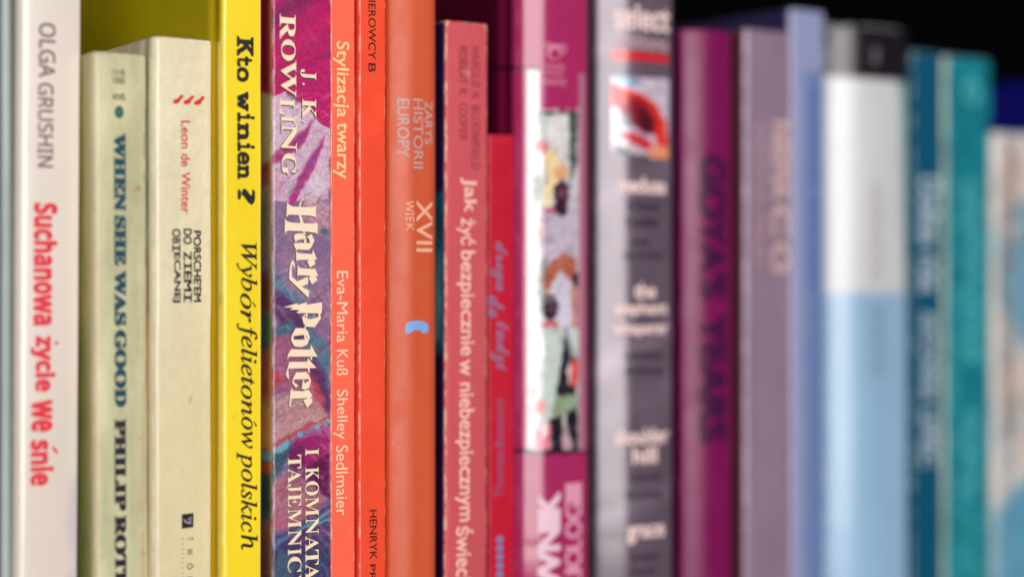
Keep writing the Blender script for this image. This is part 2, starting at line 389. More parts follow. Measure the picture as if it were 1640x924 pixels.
# 2 --- old greenish paperback
def green(col, px, py, s, z):
    a = Art(col, px, py, 5, 40, 8)
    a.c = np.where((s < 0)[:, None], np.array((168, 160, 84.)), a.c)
    a.noise(40, 160, .09, 3); a.noise(6, 90, .06, 5)
    k = (s < 0); c2 = Art(a.c, px, py, 6, 50, 2); c2.band(560, 1300, (126, 138, 70), 220, .55); a.c = np.where(k[:, None], c2.c, a.c)
    a.line((157, 80), (156, 1100), 5, (208, 186, 140), 5, .55); a.line((155, 400), (154, 1100), 2.5, (206, 150, 105), 3, .45)
    a.line((232, 400), (230, 1100), 3, (190, 120, 90), 4, .5); a.line((234, 160), (233, 500), 1.6, (70, 110, 110), 2, .7)
    a.ell(222, 300, 7, 3, (178, 128, 80), .6, -.6, .7); a.ell(207, 345, 4, 2, (190, 150, 110), .6, 0, .5); a.ell(212, 348, 3, 5, (190, 140, 100), .6, 0, .4)
    return a.c
b = Book('worn greenish beige old paperback with teal and black fat capitals on its spine', 150, 235, -2, 86, L=(1.6, 1.6), R=(1.2, 1.6), bulge=.5, base=(197, 192, 152), paint=green,
         mat=cover_mat('old_green_card', .42, .15, .85, (226, 190, 150), .10, .12, .45, dirtcol=(160, 105, 65)), seed=4, wob=.25, lean=-.004)
t = ink('teal', (0, 66, 80)); k = ink('blue_black', (22, 20, 38))
b.text('title', [('WHEN', 183, 201, 215, 337), ('SHE', 183.5, 201, 347, 424), ('WAS', 183.5, 201.5, 434, 520), ('GOOD', 183.5, 201.5, 530, 650)], t, 'serif', .05)
b.text('author_name', [('PHILIP', 184, 202, 672, 816), ('ROTH', 184, 202, 826, 946)], k, 'serif', .05)
b.text('price_print', [('1115', 180, 199, 112, 121), ('1325', 181, 199, 125, 134), ('NOVEL', 180, 201, 151, 160)], ink('brown_black', (62, 54, 48)), 'noto', .03, horiz=True)
e = b.poly('publisher_emblem', [[ell(190.5, 180, 7, 10)]], k); b.poly('emblem_centre', [[ell(190.5, 180, 4.4, 7)]], ink('green_teal', (20, 120, 100)), .13, parent=e)

# 3 --- cream paperback
def cream(col, px, py, s, z):
    a = Art(col, px, py, 3, 30, 1); a.noise(60, 120, .035, 3); a.noise(4, 5, .05, 9); a.band(500, 1300, (214, 198, 150), 400, .5)
    a.line((205, 40), (205, 1200), 1.4, (240, 232, 210), 1.5, .8)
    for (x, y) in ((312, 75), (320, 690), (266, 905), (305, 640)): a.ell(x, y, 2.2, 1.2, (150, 125, 90), .8, .5, .6)
    return a.c
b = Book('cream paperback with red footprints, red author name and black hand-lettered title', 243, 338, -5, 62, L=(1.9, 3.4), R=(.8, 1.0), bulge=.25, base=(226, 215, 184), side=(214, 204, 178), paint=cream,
         mat=cover_mat('cream_card', .34, .3, .5, (250, 244, 228), .05, .08, .12), seed=5, wob=.32, hinge=(7, .5), lean=.001)
r = ink('red', (206, 34, 36)); foot = lambda x: [[(x, 165), (x+2, 161.5), (x+6, 160), (x+10, 157), (x+12, 153.5), (x+15.5, 153), (x+17.5, 154.5), (x+16.5, 157.5), (x+13, 160.5), (x+11.5, 165), (x+8, 167.5), (x+3, 168), (x+.5, 167)]]
b.poly('footprint_emblem', [foot(277), foot(294), foot(311)], r)
b.text('author_name', [('Leon', 290.5, 305, 194, 238), ('de', 290.5, 305, 247, 267), ('Winter', 290.5, 305, 276, 342)], r, 'sans', .014)
hk = ink('soft_black', (26, 14, 18)); 
b.text('title', [("PORSCHE'EM", 310, 322, 370, 483)], hk, 'sans', .034); b.text('title', [('DO', 294, 307, 367, 391), ('Z', 294, 307, 403, 417), ('EM', 294, 307, 435, 466)], hk, 'sans', .034); b.text('title', [('I', 294, 307, 420, 432)], hk, 'mono', .034); b.text('title', [('I', 294, 307, 470, 483)], hk, 'mono', .034)
b.text('title', [('OB', 276, 289, 367, 390), ('ECANEJ', 276, 289, 405, 484)], hk, 'sans', .034); b.text('title', [('I', 276, 289, 392, 403)], hk, 'mono', .034)
e = b.poly('publisher_emblem', [[[(291, 822.5), (309.5, 821.5), (309.5, 844.5), (291, 845.5)]]], hk)
b.poly('emblem_letter', [[[(293.5, 832), (296, 836), (306, 840), (305.5, 837.5), (306, 826), (303.5, 829), (303.8, 836), (298, 834), (295, 830)]], [[(300, 829.5), (304, 830.2), (304, 831.6), (300, 831)]]], ink('grey', (150, 146, 150)), .13, parent=e)
b.text('publisher_name', [('T', 300, 308.5, 859, 865), ('W', 300, 308.5, 878, 888), ('Ó', 299.5, 311, 901, 911), ('R', 300, 308.5, 923, 931)], hk, 'noto', .004)
b.poly('publisher_small_print', [[ell(292.6, 863+7.6*i, 1.2, 1.5, 8)] for i in range(10)], ink('olive_grey', (150, 142, 104)))

# 4 --- yellow book
def yellow(col, px, py, s, z):
    a = Art(col, px, py, 2, 30, 1); a.noise(70, 200, .03, 3); a.line((360, -200), (361, 1300), 1.6, (255, 240, 150), 2, .55)  # the pale line along the left edge is a painted highlight
    k = np.clip((-8-s)/3, 0, 1)[:, None]; a.c = a.c*(1-k)+np.array((206, 188, 12.))*k; a.ell(352, 480, 1.2, 6, (120, 80, 20), .6, 0, .8); a.ell(376, 665, 5, 4, (225, 195, 40), .8, 0, .6); return a.c  # far left cover darkened to olive as painted shade; small marks are print
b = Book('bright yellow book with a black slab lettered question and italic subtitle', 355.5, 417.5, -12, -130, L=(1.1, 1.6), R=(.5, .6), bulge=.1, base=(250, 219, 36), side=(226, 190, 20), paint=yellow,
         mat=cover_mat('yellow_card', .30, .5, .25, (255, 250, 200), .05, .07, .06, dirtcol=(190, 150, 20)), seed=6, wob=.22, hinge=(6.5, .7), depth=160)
b.text('title', [('K', 379, 406, 61, 89)], black_ink, 'mono', .038); b.text('title', [('t', 379.5, 402.5, 92, 107), ('o', 379.5, 397, 110, 130.5), ('w', 380.5, 396.5, 149, 177), ('i', 380.5, 407.5, 182, 195), ('n', 380.5, 397, 199, 225), ('i', 380.5, 407.5, 229, 242), ('e', 380, 397.5, 245, 263), ('n', 380.5, 397, 266, 286)], black_ink, 'mono', .045); b.text('question_mark', [('?', 380, 408, 305, 325)], black_ink, 'mono', .03)
b.text('subtitle', [('Wyb', 378.5, 411.5, 389, 466), ('or', 384.5, 401.5, 470, 516), ('felieton', 378.5, 411.5, 518, 664), ('ow', 386.5, 404, 667, 718), ('polskich', 379, 413, 722, 879)], black_ink, 'italic', .012)
b.poly('subtitle_accent', [[[(403.5, 484), (407.5, 492), (409, 492.5), (409.2, 490), (404.5, 483)]]], black_ink)
b.poly('subtitle_accent', [[[(405.5, 675), (409, 682.5), (410.8, 683), (411, 680.5), (406.5, 674)]]], black_ink)

# 5 --- paperback with painted artwork
def artwork(col, px, py, s, z):
    a = Art(col, px, py, 7, 26, 3)
    a.noise(26, 40, .5, 5, (118, 90, 130)); a.noise(18, 30, .4, 8, (170, 130, 160)); a.noise(30, 22, .35, 12, (96, 100, 128))
    a.band(-300, 152, (176, 18, 92), 6)
    for p, q, wd, c in (((440, 30), (530, -30), 26, (110, 18, 82)), ((440, 95), (530, 30), 16, (205, 24, 96)), ((500, 118), (532, 92), 14, (120, 20, 96)), ((430, 60), (480, 20), 8, (150, 16, 90)), ((450, 140), (525, 110), 14, (196, 20, 96))):
        a.line(p, q, wd, c, 14, .7)
    a.poly([(470, 120), (532, 90), (532, 215), (500, 190), (470, 170)], (186, 16, 98), 6)
    a.poly([(400, 150), (440, 152), (455, 147), (462, 158), (478, 168), (497, 176), (505, 196), (530, 210), (530, 322), (400, 322)], (208, 172, 194), 3)
    a.ell(505, 300, 16, 22, (222, 204, 214), .8, .4, .6); a.ell(470, 190, 12, 14, (226, 200, 212), .8, 0, .6); a.ell(445, 300, 10, 16, (196, 136, 166), .8, 0, .6); a.line((470, 170), (529, 214), 2, (236, 206, 216), 2, .7); a.line((520, 225), (497, 290), 1.6, (240, 200, 210), 2, .7)
    a.poly([(499, 190), (488, 204), (470, 222), (441, 246), (418, 268), (418, 284), (446, 262), (470, 244), (488, 226)], (166, 34, 102), 5, .9)
    a.poly([(496, 200), (482, 216), (470, 228), (484, 220)], (110, 60, 150), 4, .8)
    a.poly([(519, 222), (505, 238), (488, 262), (478, 292), (462, 316), (470, 322), (486, 302), (502, 276), (512, 250)], (168, 40, 114), 5, .9)
    a.poly([(512, 236), (498, 254), (488, 280), (498, 266)], (104, 70, 160), 4, .8)
    a.poly([(462, 314), (470, 330), (476, 318), (480, 306)], (190, 30, 120), 3)
    a.ell(508, 345, 26, 26, (204, 142, 162), .7, 0, .7); a.ell(500, 330, 12, 8, (214, 176, 176), .7, -.4, .7)
    for r_ in (20, 28): 
        th = np.hypot((a.x-500), (a.y-392)*.8); a._m(np.clip(1-abs(th-r_)/3, 0, 1)*.5, (176, 112, 140))
    a.ell(512, 400, 8, 30, (128, 96, 140), .8, .3, .6); a.ell(518, 369, 5.5, 5, (62, 104, 104), .5); a.ell(524, 379, 4, 4, (120, 132, 158), .6)
    a.poly([(434, 418), (441, 436), (456, 450), (474, 466), (489, 478), (496, 496), (506, 530), (530, 570), (530, 640), (512, 604), (496, 566), (484, 520), (466, 490), (446, 468), (434, 452)], (84, 114, 140), 6)
    a.poly([(438, 456), (458, 472), (476, 494), (488, 520), (486, 548), (468, 538), (440, 510)], (84, 44, 92), 9)
    a.poly([(434, 520), (462, 512), (474, 524), (452, 536), (434, 540)], (66, 100, 122), 8); a.ell(446, 517, 2, 2, (150, 20, 80), .5)
    a.poly([(506, 470), (531, 450), (531, 560), (516, 540), (500, 500)], (134, 92, 128), 9, .8)
    a.poly([(418, 548), (462, 534), (480, 548), (494, 590), (500, 650), (418, 640)], (152, 84, 118), 9)
    a.poly([(492, 556), (508, 576), (522, 600), (530, 640), (530, 700), (514, 650), (498, 600)], (88, 44, 96), 7)
    a.poly([(488, 580), (506, 604), (520, 640), (520, 668), (504, 640)], (196, 66, 82), 8, .9); a.poly([(418, 596), (440, 596), (456, 606), (436, 628), (418, 640)], (186, 58, 62), 8, .85)
    a.poly([(436, 642), (470, 622), (505, 640), (530, 668), (480, 692), (436, 720)], (184, 134, 136), 8)
    for p, q in (((450, 650), (475, 690)), ((440, 668), (500, 650)), ((472, 640), (490, 676))): a.line(p, q, 1, (130, 70, 80), 1.5, .5)
    a.poly([(470, 706), (500, 692), (530, 680), (530, 760), (500, 752), (474, 748), (462, 726)], (158, 30, 104), 6)
    a.poly([(500, 742), (530, 728), (530, 800), (508, 784), (480, 770)], (96, 16, 70), 8); a.poly([(462, 716), (486, 708), (494, 740), (468, 760)], (104, 18, 84), 8, .8)
    a.poly([(420, 722), (462, 706), (468, 722), (440, 760), (420, 800)], (48, 78, 98), 9); a.poly([(418, 742), (438, 736), (430, 756), (418, 762)], (150, 48, 50), 5, .8)
    a.ell(448, 716, 16, 8, (112, 158, 182), .5, -.4); a.ell(428, 730, 8, 5, (112, 150, 176), .5)
    a.poly([(438, 770), (468, 752), (500, 770), (520, 800), (500, 840), (440, 850), (418, 860)], (172, 98, 118), 9)
    a.line((414, 727), (531, 664), 4.2, (196, 56, 66), 3, .85); a.line((414, 724), (531, 661), 1.2, (120, 24, 40), 1.5, .6)
    for x, y in ((480, 697.5), (504, 683), (523, 673)): a.ell(x, y, 4.6, 4.2, (122, 164, 190), .4)
    a.poly([(420, 880), (450, 858), (530, 800), (530, 1300), (420, 1300)], (72, 58, 108), 10)
    for p, q, wd, c in (((430, 880), (530, 818), 6, (96, 150, 180)), ((470, 870), (530, 850), 5, (150, 60, 110)), ((492, 845), (530, 830), 3, (120, 190, 200)), ((480, 930), (500, 850), 4, (60, 140, 140)), ((440, 1000), (530, 880), 7, (40, 120, 140)), ((420, 1100), (500, 1000), 14, (130, 40, 100)), ((500, 880), (528, 930), 4, (60, 130, 160))):
        a.line(p, q, wd, c, 4, .85)
    a.poly([(434, 930), (448, 876), (476, 900), (462, 960)], (70, 140, 134), 6, .9)
    # brushwork: broken strokes of lighter and darker paint, canvas weave
    for (th, sx, sy, cc, am, sd) in ((.9, 26, 5, (226, 196, 208), .30, 51), (-.7, 30, 6, (88, 44, 84), .30, 53), (.5, 18, 4, (200, 110, 130), .22, 57), (1.1, 22, 4, (110, 128, 156), .24, 59), (-.4, 14, 3, (236, 214, 214), .20, 61), (.2, 12, 3, (60, 30, 66), .18, 63)):
        u = a.x*math.cos(th)+a.y*math.sin(th); v = -a.x*math.sin(th)+a.y*math.cos(th); n = fbm(u/sx, v/sy, sd, 3); m_ = fbm(px/40, py/50, sd+1, 2)
        a._m(np.clip((n-.56)*6, 0, 1)*np.clip((m_-.40)*5, 0, 1)*am*.9*np.where(py < 150, .35, 1), cc)
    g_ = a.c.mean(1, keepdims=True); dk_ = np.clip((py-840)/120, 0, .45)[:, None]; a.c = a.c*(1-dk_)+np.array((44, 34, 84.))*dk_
    k = s < .6                                          # the part of the picture that runs round onto the back cover
    m = Art(a.c.copy(), px, py, 5, 30, 9)
    m.c = m.c*.75  # side darkened overall: shade put into the colour
    m.band(-300, 148, (120, 12, 40), 5); m.band(150, 262, (150, 140, 96), 20, .8); m.band(262, 300, (120, 50, 50), 14, .8); m.band(300, 420, (110, 98, 84), 30, .8); m.band(440, 505, (90, 40, 34), 24, .8); m.band(505, 560, (40, 80, 62), 14, .85); m.band(565, 640, (140, 70, 44), 30, .85)
    m.band(640, 725, (176, 120, 60), 24, .85); m.band(725, 740, (90, 130, 150), 8); m.band(742, 760, (170, 62, 40), 8, .9); m.band(762, 830, (26, 60, 62), 24, .9); m.band(840, 930, (110, 64, 52), 30, .8)
    kk = np.clip((.6-s)/.8, 0, 1)[:, None]; a.c = a.c*(1-kk)+m.c*kk
    a.line((437.2, -300), (438, 1300), 1.5, (226, 196, 216), 1.2, .5)  # painted highlight along the spine edge
    a.noise(1.6, 2.2, .16, 41, None, 3); a.noise(2.2, .9, .07, 44, None, 2)
    return a.c
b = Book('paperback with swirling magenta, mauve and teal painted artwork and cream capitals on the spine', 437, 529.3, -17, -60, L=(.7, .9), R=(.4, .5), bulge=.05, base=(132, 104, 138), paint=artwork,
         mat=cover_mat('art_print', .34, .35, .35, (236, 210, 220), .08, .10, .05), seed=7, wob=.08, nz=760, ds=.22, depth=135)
def doubled(b, name, words, mat, om, style, bold, sh, ol=.012):
    o = b.text(name+'_shadow', words, om, style, bold+ol, lift=.06, shift=sh); b.text(name, words, mat, style, bold, lift=.13)
doubled(b, 'author_name', [('R', 448, 473, 24, 64), ('O', 450, 473, 64, 98), ('W', 450, 474, 97, 155), ('L', 448, 471, 158, 185), ('I', 450, 471, 186, 197), ('N', 450, 475, 199, 243), ('G', 451, 474, 246, 281)], cream_ink, shadow_ink, 'serif', .002, (-1.1, 1.1))
doubled(b, 'author_initials', [('J', 481, 506, 112, 128), ('.', 484, 487.5, 134, 137.5), ('K', 484, 506, 159, 191), ('.', 484, 487.5, 194, 197)], cream_ink, shadow_ink, 'serif', .002, (-1.1, 1.1))
doubled(b, 'subtitle', [('I', 489, 510, 718, 729), ('K', 489, 510, 748, 768), ('O', 488.5, 510.5, 770, 793), ('M', 489, 510, 795, 826), ('N', 489, 510, 829, 855), ('A', 489, 510, 857, 882), ('T', 489, 510, 880, 904), ('A', 489, 510, 902, 928)], cream_ink, shadow_ink, 'serif', .0, (0, 0), .03)
doubled(b, 'subtitle', [('T', 461, 482, 728, 750), ('A', 461, 482, 749, 773), ('J', 460, 482, 774, 788), ('E', 461, 482, 790, 811), ('M', 461, 482, 814, 845), ('N', 461, 482, 848, 874), ('I', 461, 482, 878, 888), ('C', 460.5, 482.5, 891, 916), ('Y', 461, 482, 920, 946)], cream_ink, shadow_ink, 'serif', .0, (0, 0), .03)
def Z(ox, oy, *polys): return [[(ox+x/9.24, oy+y/9.24) for x, y in p] for p in polys]
G = []
A_ = lambda *p: G.append(Z(430, 310, *p)); B_ = lambda *p: G.append(Z(430, 390, *p)); C_ = lambda *p: G.append(Z(430, 470, *p)); D_ = lambda *p: G.append(Z(430, 570, *p))
A_([(272, 130), (300, 172), (350, 195), (440, 203), (600, 203), (675, 195), (700, 170), (698, 365), (680, 340), (600, 325), (300, 320), (272, 345), (262, 362)])
A_([(440, 206), (470, 120), (515, 65), (520, 92), (490, 108), (468, 206)]); A_([(445, 318), (480, 318), (516, 444), (470, 444)])
A_([(240, 380), (275, 420), (330, 434), (480, 440), (650, 445), (705, 430), (727, 436), (722, 600), (690, 578), (560, 562), (300, 555), (262, 565), (235, 602)])
A_([(508, 558), (535, 558), (545, 640), (560, 735), (525, 735), (524, 690)])
A_([(400, 600), (480, 588), (527, 600), (530, 690), (500, 678), (440, 690), (393, 718), (376, 660), (380, 620)])
A_([(632, 598), (655, 640), (676, 690), (664, 722), (640, 780), (600, 830), (560, 836), (440, 828), (413, 846), (376, 775), (378, 738), (430, 735), (500, 732), (560, 732), (612, 736), (600, 680), (585, 655), (552, 655), (600, 618)])
B_([(405, 110), (435, 142), (520, 150), (640, 155), (655, 90), (682, 150), (712, 238), (640, 240), (430, 245), (408, 265)]); B_([(570, 265), (600, 238), (682, 243), (687, 310), (610, 355)])
B_([(430, 318), (455, 360), (540, 372), (690, 375), (737, 482), (600, 476), (440, 470), (424, 497)]); B_([(600, 500), (620, 474), (700, 485), (722, 540), (640, 605), (605, 540)])
B_([(350, 238), (387, 300), (385, 372), (350, 308), (342, 400), (347, 490), (420, 560), (570, 500), (587, 508), (582, 600), (488, 636), (602, 700), (590, 805), (440, 660), (303, 530), (303, 450), (320, 320)])
C_([(213, 203), (430, 143), (420, 170), (572, 130), (560, 165), (792, 133), (785, 297), (570, 292), (408, 288), (455, 242), (316, 238), (355, 205)])
C_([(560, 290), (575, 300), (570, 380), (650, 375), (735, 352), (735, 296), (762, 296), (772, 370), (680, 502), (552, 490), (515, 440), (496, 355)], [(548, 318), (554, 340), (552, 372), (532, 348)])
C_([(530, 485), (552, 488), (546, 530), (526, 530)])
C_([(400, 508), (540, 514), (580, 560), (610, 650), (570, 760), (480, 792), (380, 780), (333, 690), (340, 620)], [(365, 628), (520, 610), (535, 682), (375, 680)], [(548, 608), (584, 668), (556, 652)])
C_([(330, 820), (480, 828), (617, 830), (625, 752), (662, 830), (724, 938), (300, 928), (274, 975), (285, 900)]); D_([(615, -5), (642, -5), (640, 66), (618, 48)])
D_([(305, 83), (570, 85), (585, 28), (622, 85), (708, 182), (290, 182), (302, 348), (256, 280), (260, 250)]); D_([(580, 180), (610, 180), (602, 258), (583, 240)])
D_([(410, 238), (560, 238), (600, 290), (628, 370), (602, 470), (530, 502), (488, 480), (510, 350), (530, 350), (528, 408), (602, 362), (588, 343), (380, 343), (370, 380), (437, 430), (405, 467), (348, 390), (365, 320)])
D_([(335, 460), (360, 510), (500, 520), (590, 500), (650, 596), (610, 622), (340, 625), (322, 742), (304, 742), (318, 560)]); D_([(513, 655), (590, 622), (642, 632), (642, 690), (570, 768)])
b.poly('title_shadow', G, shadow_ink, .06, (-1.1, 1.1)); b.poly('title', G, cream_ink, .13)

# 6 --- thin coral book
b = Book('thin coral orange booklet with pale yellow and pink lettering', 529.5, 567.5, -15.5, -60, L=(.5, .6), R=(.4, .5), base=(250, 104, 76),
         mat=cover_mat('coral_card', .42, .1, .55, (255, 225, 200), .06, .08, .2, dirtcol=(214, 84, 60)), seed=8, wob=.18, wearw=.6)
b.text('title', [('Stylizacja', 533, 559, 67, 188), ('twarzy', 533, 556, 197, 286)], ink('pale_orange', (250, 208, 150)), 'sans', .012)
b.text('author_name', [('Eva-Maria', 539, 557, 434, 548), ('Kuß', 539, 557, 560, 601)], ink('pale_pink', (250, 208, 178)), 'sans', .002); b.text('author_name', [('Shelley', 534, 557, 624, 703), ('Sedlmaier', 538, 557, 713, 825)], ink('pale_pink', (250, 208, 178)), 'sans', .002)
# 7 --- red-orange book
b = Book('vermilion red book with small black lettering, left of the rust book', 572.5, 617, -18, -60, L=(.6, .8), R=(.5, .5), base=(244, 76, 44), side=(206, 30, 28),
         mat=cover_mat('vermilion_card', .38, .15, .5, (255, 215, 200), .05, .08, .2, dirtcol=(206, 60, 36)), seed=9, wob=.24, wearw=.7)
b.text('subtitle', [('KIEROWCY', 590, 601.5, -12, 95), ('B', 590, 601.5, 102, 116)], ink('dark_maroon', (72, 18, 16)), 'sans', .012)
b.text('author_name', [('HENRYK', 592, 603.5, 816, 895), ('PRÓSZYŃSKI'.replace('Ń', 'N'), 592, 603.5, 903, 1046)], ink('dark_maroon', (72, 18, 16)), 'sans', .012)
# 8 --- rust book, rounded
def rust(col, px, py, s, z):
    a = Art(col, px, py, 3, 30, 5); a.noise(18, 200, .06, 3); a.ell(636, 712, 6, 2, (236, 170, 140), .8, .6, .5); return a.c
b = Book('rust orange rounded spine with blue crescent mark and pale XVII lettering', 618.5, 697, -19, -60, L=(.9, 1), R=(4, 3), arch=(3.4, .5), base=(206, 84, 46), paint=rust,
         mat=cover_mat('rust_satin', .46, .0, .0, (250, 190, 170), .05, .06, .05), seed=10, wob=.1, thick=2)
sg = ink('silver_blue', (190, 156, 156)); b.text('series_name', [('ZARYS', 680, 692, 163, 231)], sg, 'sans', .01); b.text('series_name', [('HISTORII', 662, 677, 159, 270)], sg, 'sans', .01); b.text('series_name', [('EUROPY', 636, 655, 159, 252)], sg, 'sans', .01)
sm = ink('salmon', (240, 176, 146)); b.text('title', [('XVII', 667, 692, 322, 403)], sm, 'sans', .01); b.text('subtitle', [('WIEK', 650, 663, 322, 369)], sm, 'noto', -.004)
b.poly('crescent_emblem', [[[(649, 534), (650, 518), (657, 514.5), (667, 513.5), (677, 514.5), (685, 519), (686, 532), (678, 534), (672, 528.5), (664, 528), (656, 533)]]], ink('sky_blue', (120, 170, 226)))

# 9 --- dark pink book
def pink(col, px, py, s, z):
    a = Art(col, px, py, 2, 30, 5); m = Art(a.c.copy(), px, py, 5, 20, 3); m.c[:] = (22, 20, 72)
    m.poly([(680, 318), (720, 300), (720, 560), (690, 575)], (0, 92, 118), 8); m.poly([(680, 420), (704, 400), (706, 540), (690, 560)], (110, 150, 150), 10, .8); m.noise(5, 60, .4, 7); m.band(590, 1300, (24, 14, 60), 50)
    k = np.clip((.1-s)/.6, 0, 1)[:, None]; a.c = a.c*(1-k)+m.c*k
    a.noise(30, 300, .04, 2); a.line((744, 112), (750, 123), 2.6, (238, 190, 150), 2); a.line((741, 117), (753, 125), 1.4, (238, 190, 150), 2, .7)
    a.line((717, 30), (716, 1300), 1.6, (240, 140, 140), 3, .6); return a.c
b = Book('dusty pink paperback with long white title and a navy and teal back cover', 713, 779, -17, 36, L=(.5, .7), R=(.4, .6), base=(204, 82, 92), paint=pink,
         mat=cover_mat('pink_card', .42, .1, .8, (240, 200, 170), .05, .08, .06), seed=11, wob=.12, lean=.002)
mk = ink('maroon', (110, 32, 48)); b.text('author_name', [('HAROLD', 755, 768, 76, 140), ('H.', 755, 768, 148, 160), ('BLOOMFIELD', 755, 768, 170, 271)], mk, 'noto', 0.)
b.text('author_name', [('ROBERT', 735, 748, 75, 135), ('K.', 735, 748, 143, 155), ('COOPER', 735, 748, 165, 224)], mk, 'noto', 0.)
b.text('title', [('Jak', 737, 763, 285, 340), ('żyć', 731, 761, 350, 393), ('bezpiecznie', 731, 760, 402, 569), ('w', 736, 752, 576, 601), ('niebezpiecznym', 729, 759, 613, 834), ('świecie', 731, 758, 842, 946)], ink('pink_white', (250, 196, 178)), 'sans', .015)
# 10 --- short crimson book
b = Book('short thin crimson red book with grey blue script lettering and a row of dots', 783, 822.5, -13, 216, L=(.4, .5), R=(.4, .5), base=(194, 16, 48),
         mat=cover_mat('crimson_card', .4, .15, .25, (240, 120, 130), .04, .06, .04), seed=12, wob=.08)
bg = ink('grey_blue', (142, 112, 148)); b.text('title', [('droga', 786, 812, 388, 466), ('do', 782, 806, 474, 508), ('ludzi', 786, 814, 516, 592)], bg, 'script', .02)
b.text('author_name', [('Thomas', 792, 806, 722, 796), ('Baumann', 792, 806, 640, 716)], ink('violet_grey', (150, 84, 120)), 'sans', .02, up=True)
b.poly('dot_emblem', [[ell(800, 863+14*i, 5.6, 5.8, 14)] for i in range(9)], ink('pale_blue', (110, 132, 184)))

# 11 --- glossy magenta dictionary with a crowd photograph
def crowd(col, px, py, s, z):
    a = Art(col, px, py, 4, 9, 3); back = a.c.copy()
    a.poly([(846, 176), (930, 176), (930, 724), (846, 724)], (206, 200, 204), 1.5)
    wx, wy = a.x, a.y; a.x, a.y = px, py
    a.poly([(844, 111), (864, 111), (864, 724), (844, 724)], (236, 232, 236), 2); a.poly([(927, 118), (937, 118), (937, 724), (927, 724)], (176, 112, 136), 1.5); keep = a.c.copy(); a.x, a.y = wx, wy
    P, E = a.poly, a.ell
    P([(862, 176), (928, 176), (928, 184), (862, 184)], (40, 24, 36), 2); P([(862, 184), (880, 184), (876, 232), (862, 240)], (176, 186, 184), 4)
    E(900, 215, 24, 34, (226, 220, 220), .3); P([(910, 180), (926, 180), (924, 260), (914, 300), (912, 240)], (70, 84, 76), 4); E(868, 236, 10, 12, (214, 110, 110), .6); E(862, 270, 9, 30, (250, 250, 250), .3)
    P([(870, 250), (888, 236), (900, 262), (890, 300), (882, 330), (866, 322), (872, 285)], (236, 212, 164), 4); E(899, 277, 11, 13, (230, 168, 120), .4); E(862, 300, 8, 24, (150, 160, 160), .5)
    P([(888, 296), (902, 290), (912, 300), (910, 340), (900, 352), (888, 336)], (58, 22, 44), 4); E(901, 308, 6, 8, (120, 56, 80), .6)
    P([(868, 330), (890, 340), (904, 352), (918, 330), (928, 340), (928, 430), (866, 430)], (196, 182, 200), 4); E(880, 337, 9, 4, (200, 60, 80), .6); a.noise(6, 6, .1, 3)
    E(864, 372, 8, 9, (236, 150, 140), .6); P([(850, 340), (862, 330), (864, 420), (850, 424)], (246, 244, 248), 4); P([(864, 418), (876, 410), (874, 500), (862, 500)], (120, 128, 124), 4)
    P([(872, 432), (886, 414), (906, 404), (922, 418), (926, 450), (912, 452), (900, 432), (884, 452), (876, 470), (870, 460)], (176, 88, 66), 3); P([(918, 440), (930, 430), (930, 470), (920, 460)], (40, 20, 34), 3)
    P([(886, 452), (900, 436), (914, 448), (916, 520), (896, 520)], (214, 206, 226), 4); P([(914, 460), (928, 460), (928, 530), (916, 522)], (196, 130, 120), 5)
    E(882, 494, 13, 20, (50, 30, 42), .25); E(880, 478, 11, 8, (110, 92, 98), .5); E(880, 518, 13, 5, (210, 80, 96), .6)
    P([(856, 540), (876, 528), (900, 524), (926, 530), (930, 660), (900, 668), (870, 672), (862, 620)], (198, 210, 204), 4); E(866, 560, 7, 26, (246, 250, 250), .5)
    P([(908, 522), (912, 560), (924, 590), (922, 630), (910, 640), (892, 632), (893, 610), (900, 575), (905, 540)], (30, 24, 32), 3); P([(912, 540), (922, 570), (926, 600), (918, 560)], (60, 86, 74), 3)
    E(920, 596, 7, 24, (226, 70, 62), .3); E(912, 598, 3, 20, (224, 190, 200), .4); P([(888, 636), (928, 628), (930, 652), (884, 672)], (142, 164, 132), 5)
    P([(880, 670), (900, 664), (902, 720), (884, 720)], (24, 18, 30), 3); P([(906, 662), (926, 652), (926, 720), (916, 720)], (24, 18, 30), 3); P([(902, 680), (908, 676), (914, 720), (904, 720)], (196, 150, 160), 3)
    E(866, 650, 7, 12, (236, 110, 110), .5); P([(858, 690), (882, 676), (882, 720), (858, 720)], (230, 110, 134), 5); E(872, 690, 6, 10, (250, 220, 226), .6)
    pass
    a.noise(5, 7, .08, 21); a.noise(14, 9, .2, 23, (226, 214, 220)); a.noise(12, 16, .2, 27, (70, 50, 64)); ins = ((px > 846) & (px < 926) & (py > 178) & (py < 722))[:, None]; a.c = np.where(ins, a.c, keep)
    for y in (109.5,): a.band(y-2, y+2, (48, 8, 30), 2, .9)
    a.c = np.where(((py > 105) & (py < 114) & (px > 866))[:, None], back, a.c)
    a.band(720.5, 726.5, (50, 14, 40), 2)
    kb = np.clip((.5-s)/1.5, 0, 1)[:, None]; side = np.tile(np.array((84, 8, 40.)), (len(px), 1)); ss = Art(side, px, py); ss.poly([(800, -200), (816, -200), (816, 400), (800, 400)], (128, 20, 70), 5); ss.band(107, 112, (40, 6, 28), 2); a.c = a.c*(1-kb)+ss.c*kb  # left side darkened to maroon as painted shade, with a lighter hinge stripe
    return a.c
b = Book('glossy magenta rounded spine with a printed photo of a crowd in the middle', 822.5, 941, -18, -40, L=(3, 2.5), R=(4, 3), arch=(5, .52), base=(170, 40, 96), paint=crowd,
         mat=cover_mat('magenta_gloss', .15, .42, .1, (240, 200, 220), .03, .0, .02, dents=.3), seed=13, wob=.15, nz=460, ds=.35, thick=2.2, hinge=(8, 1.2), depth=150)
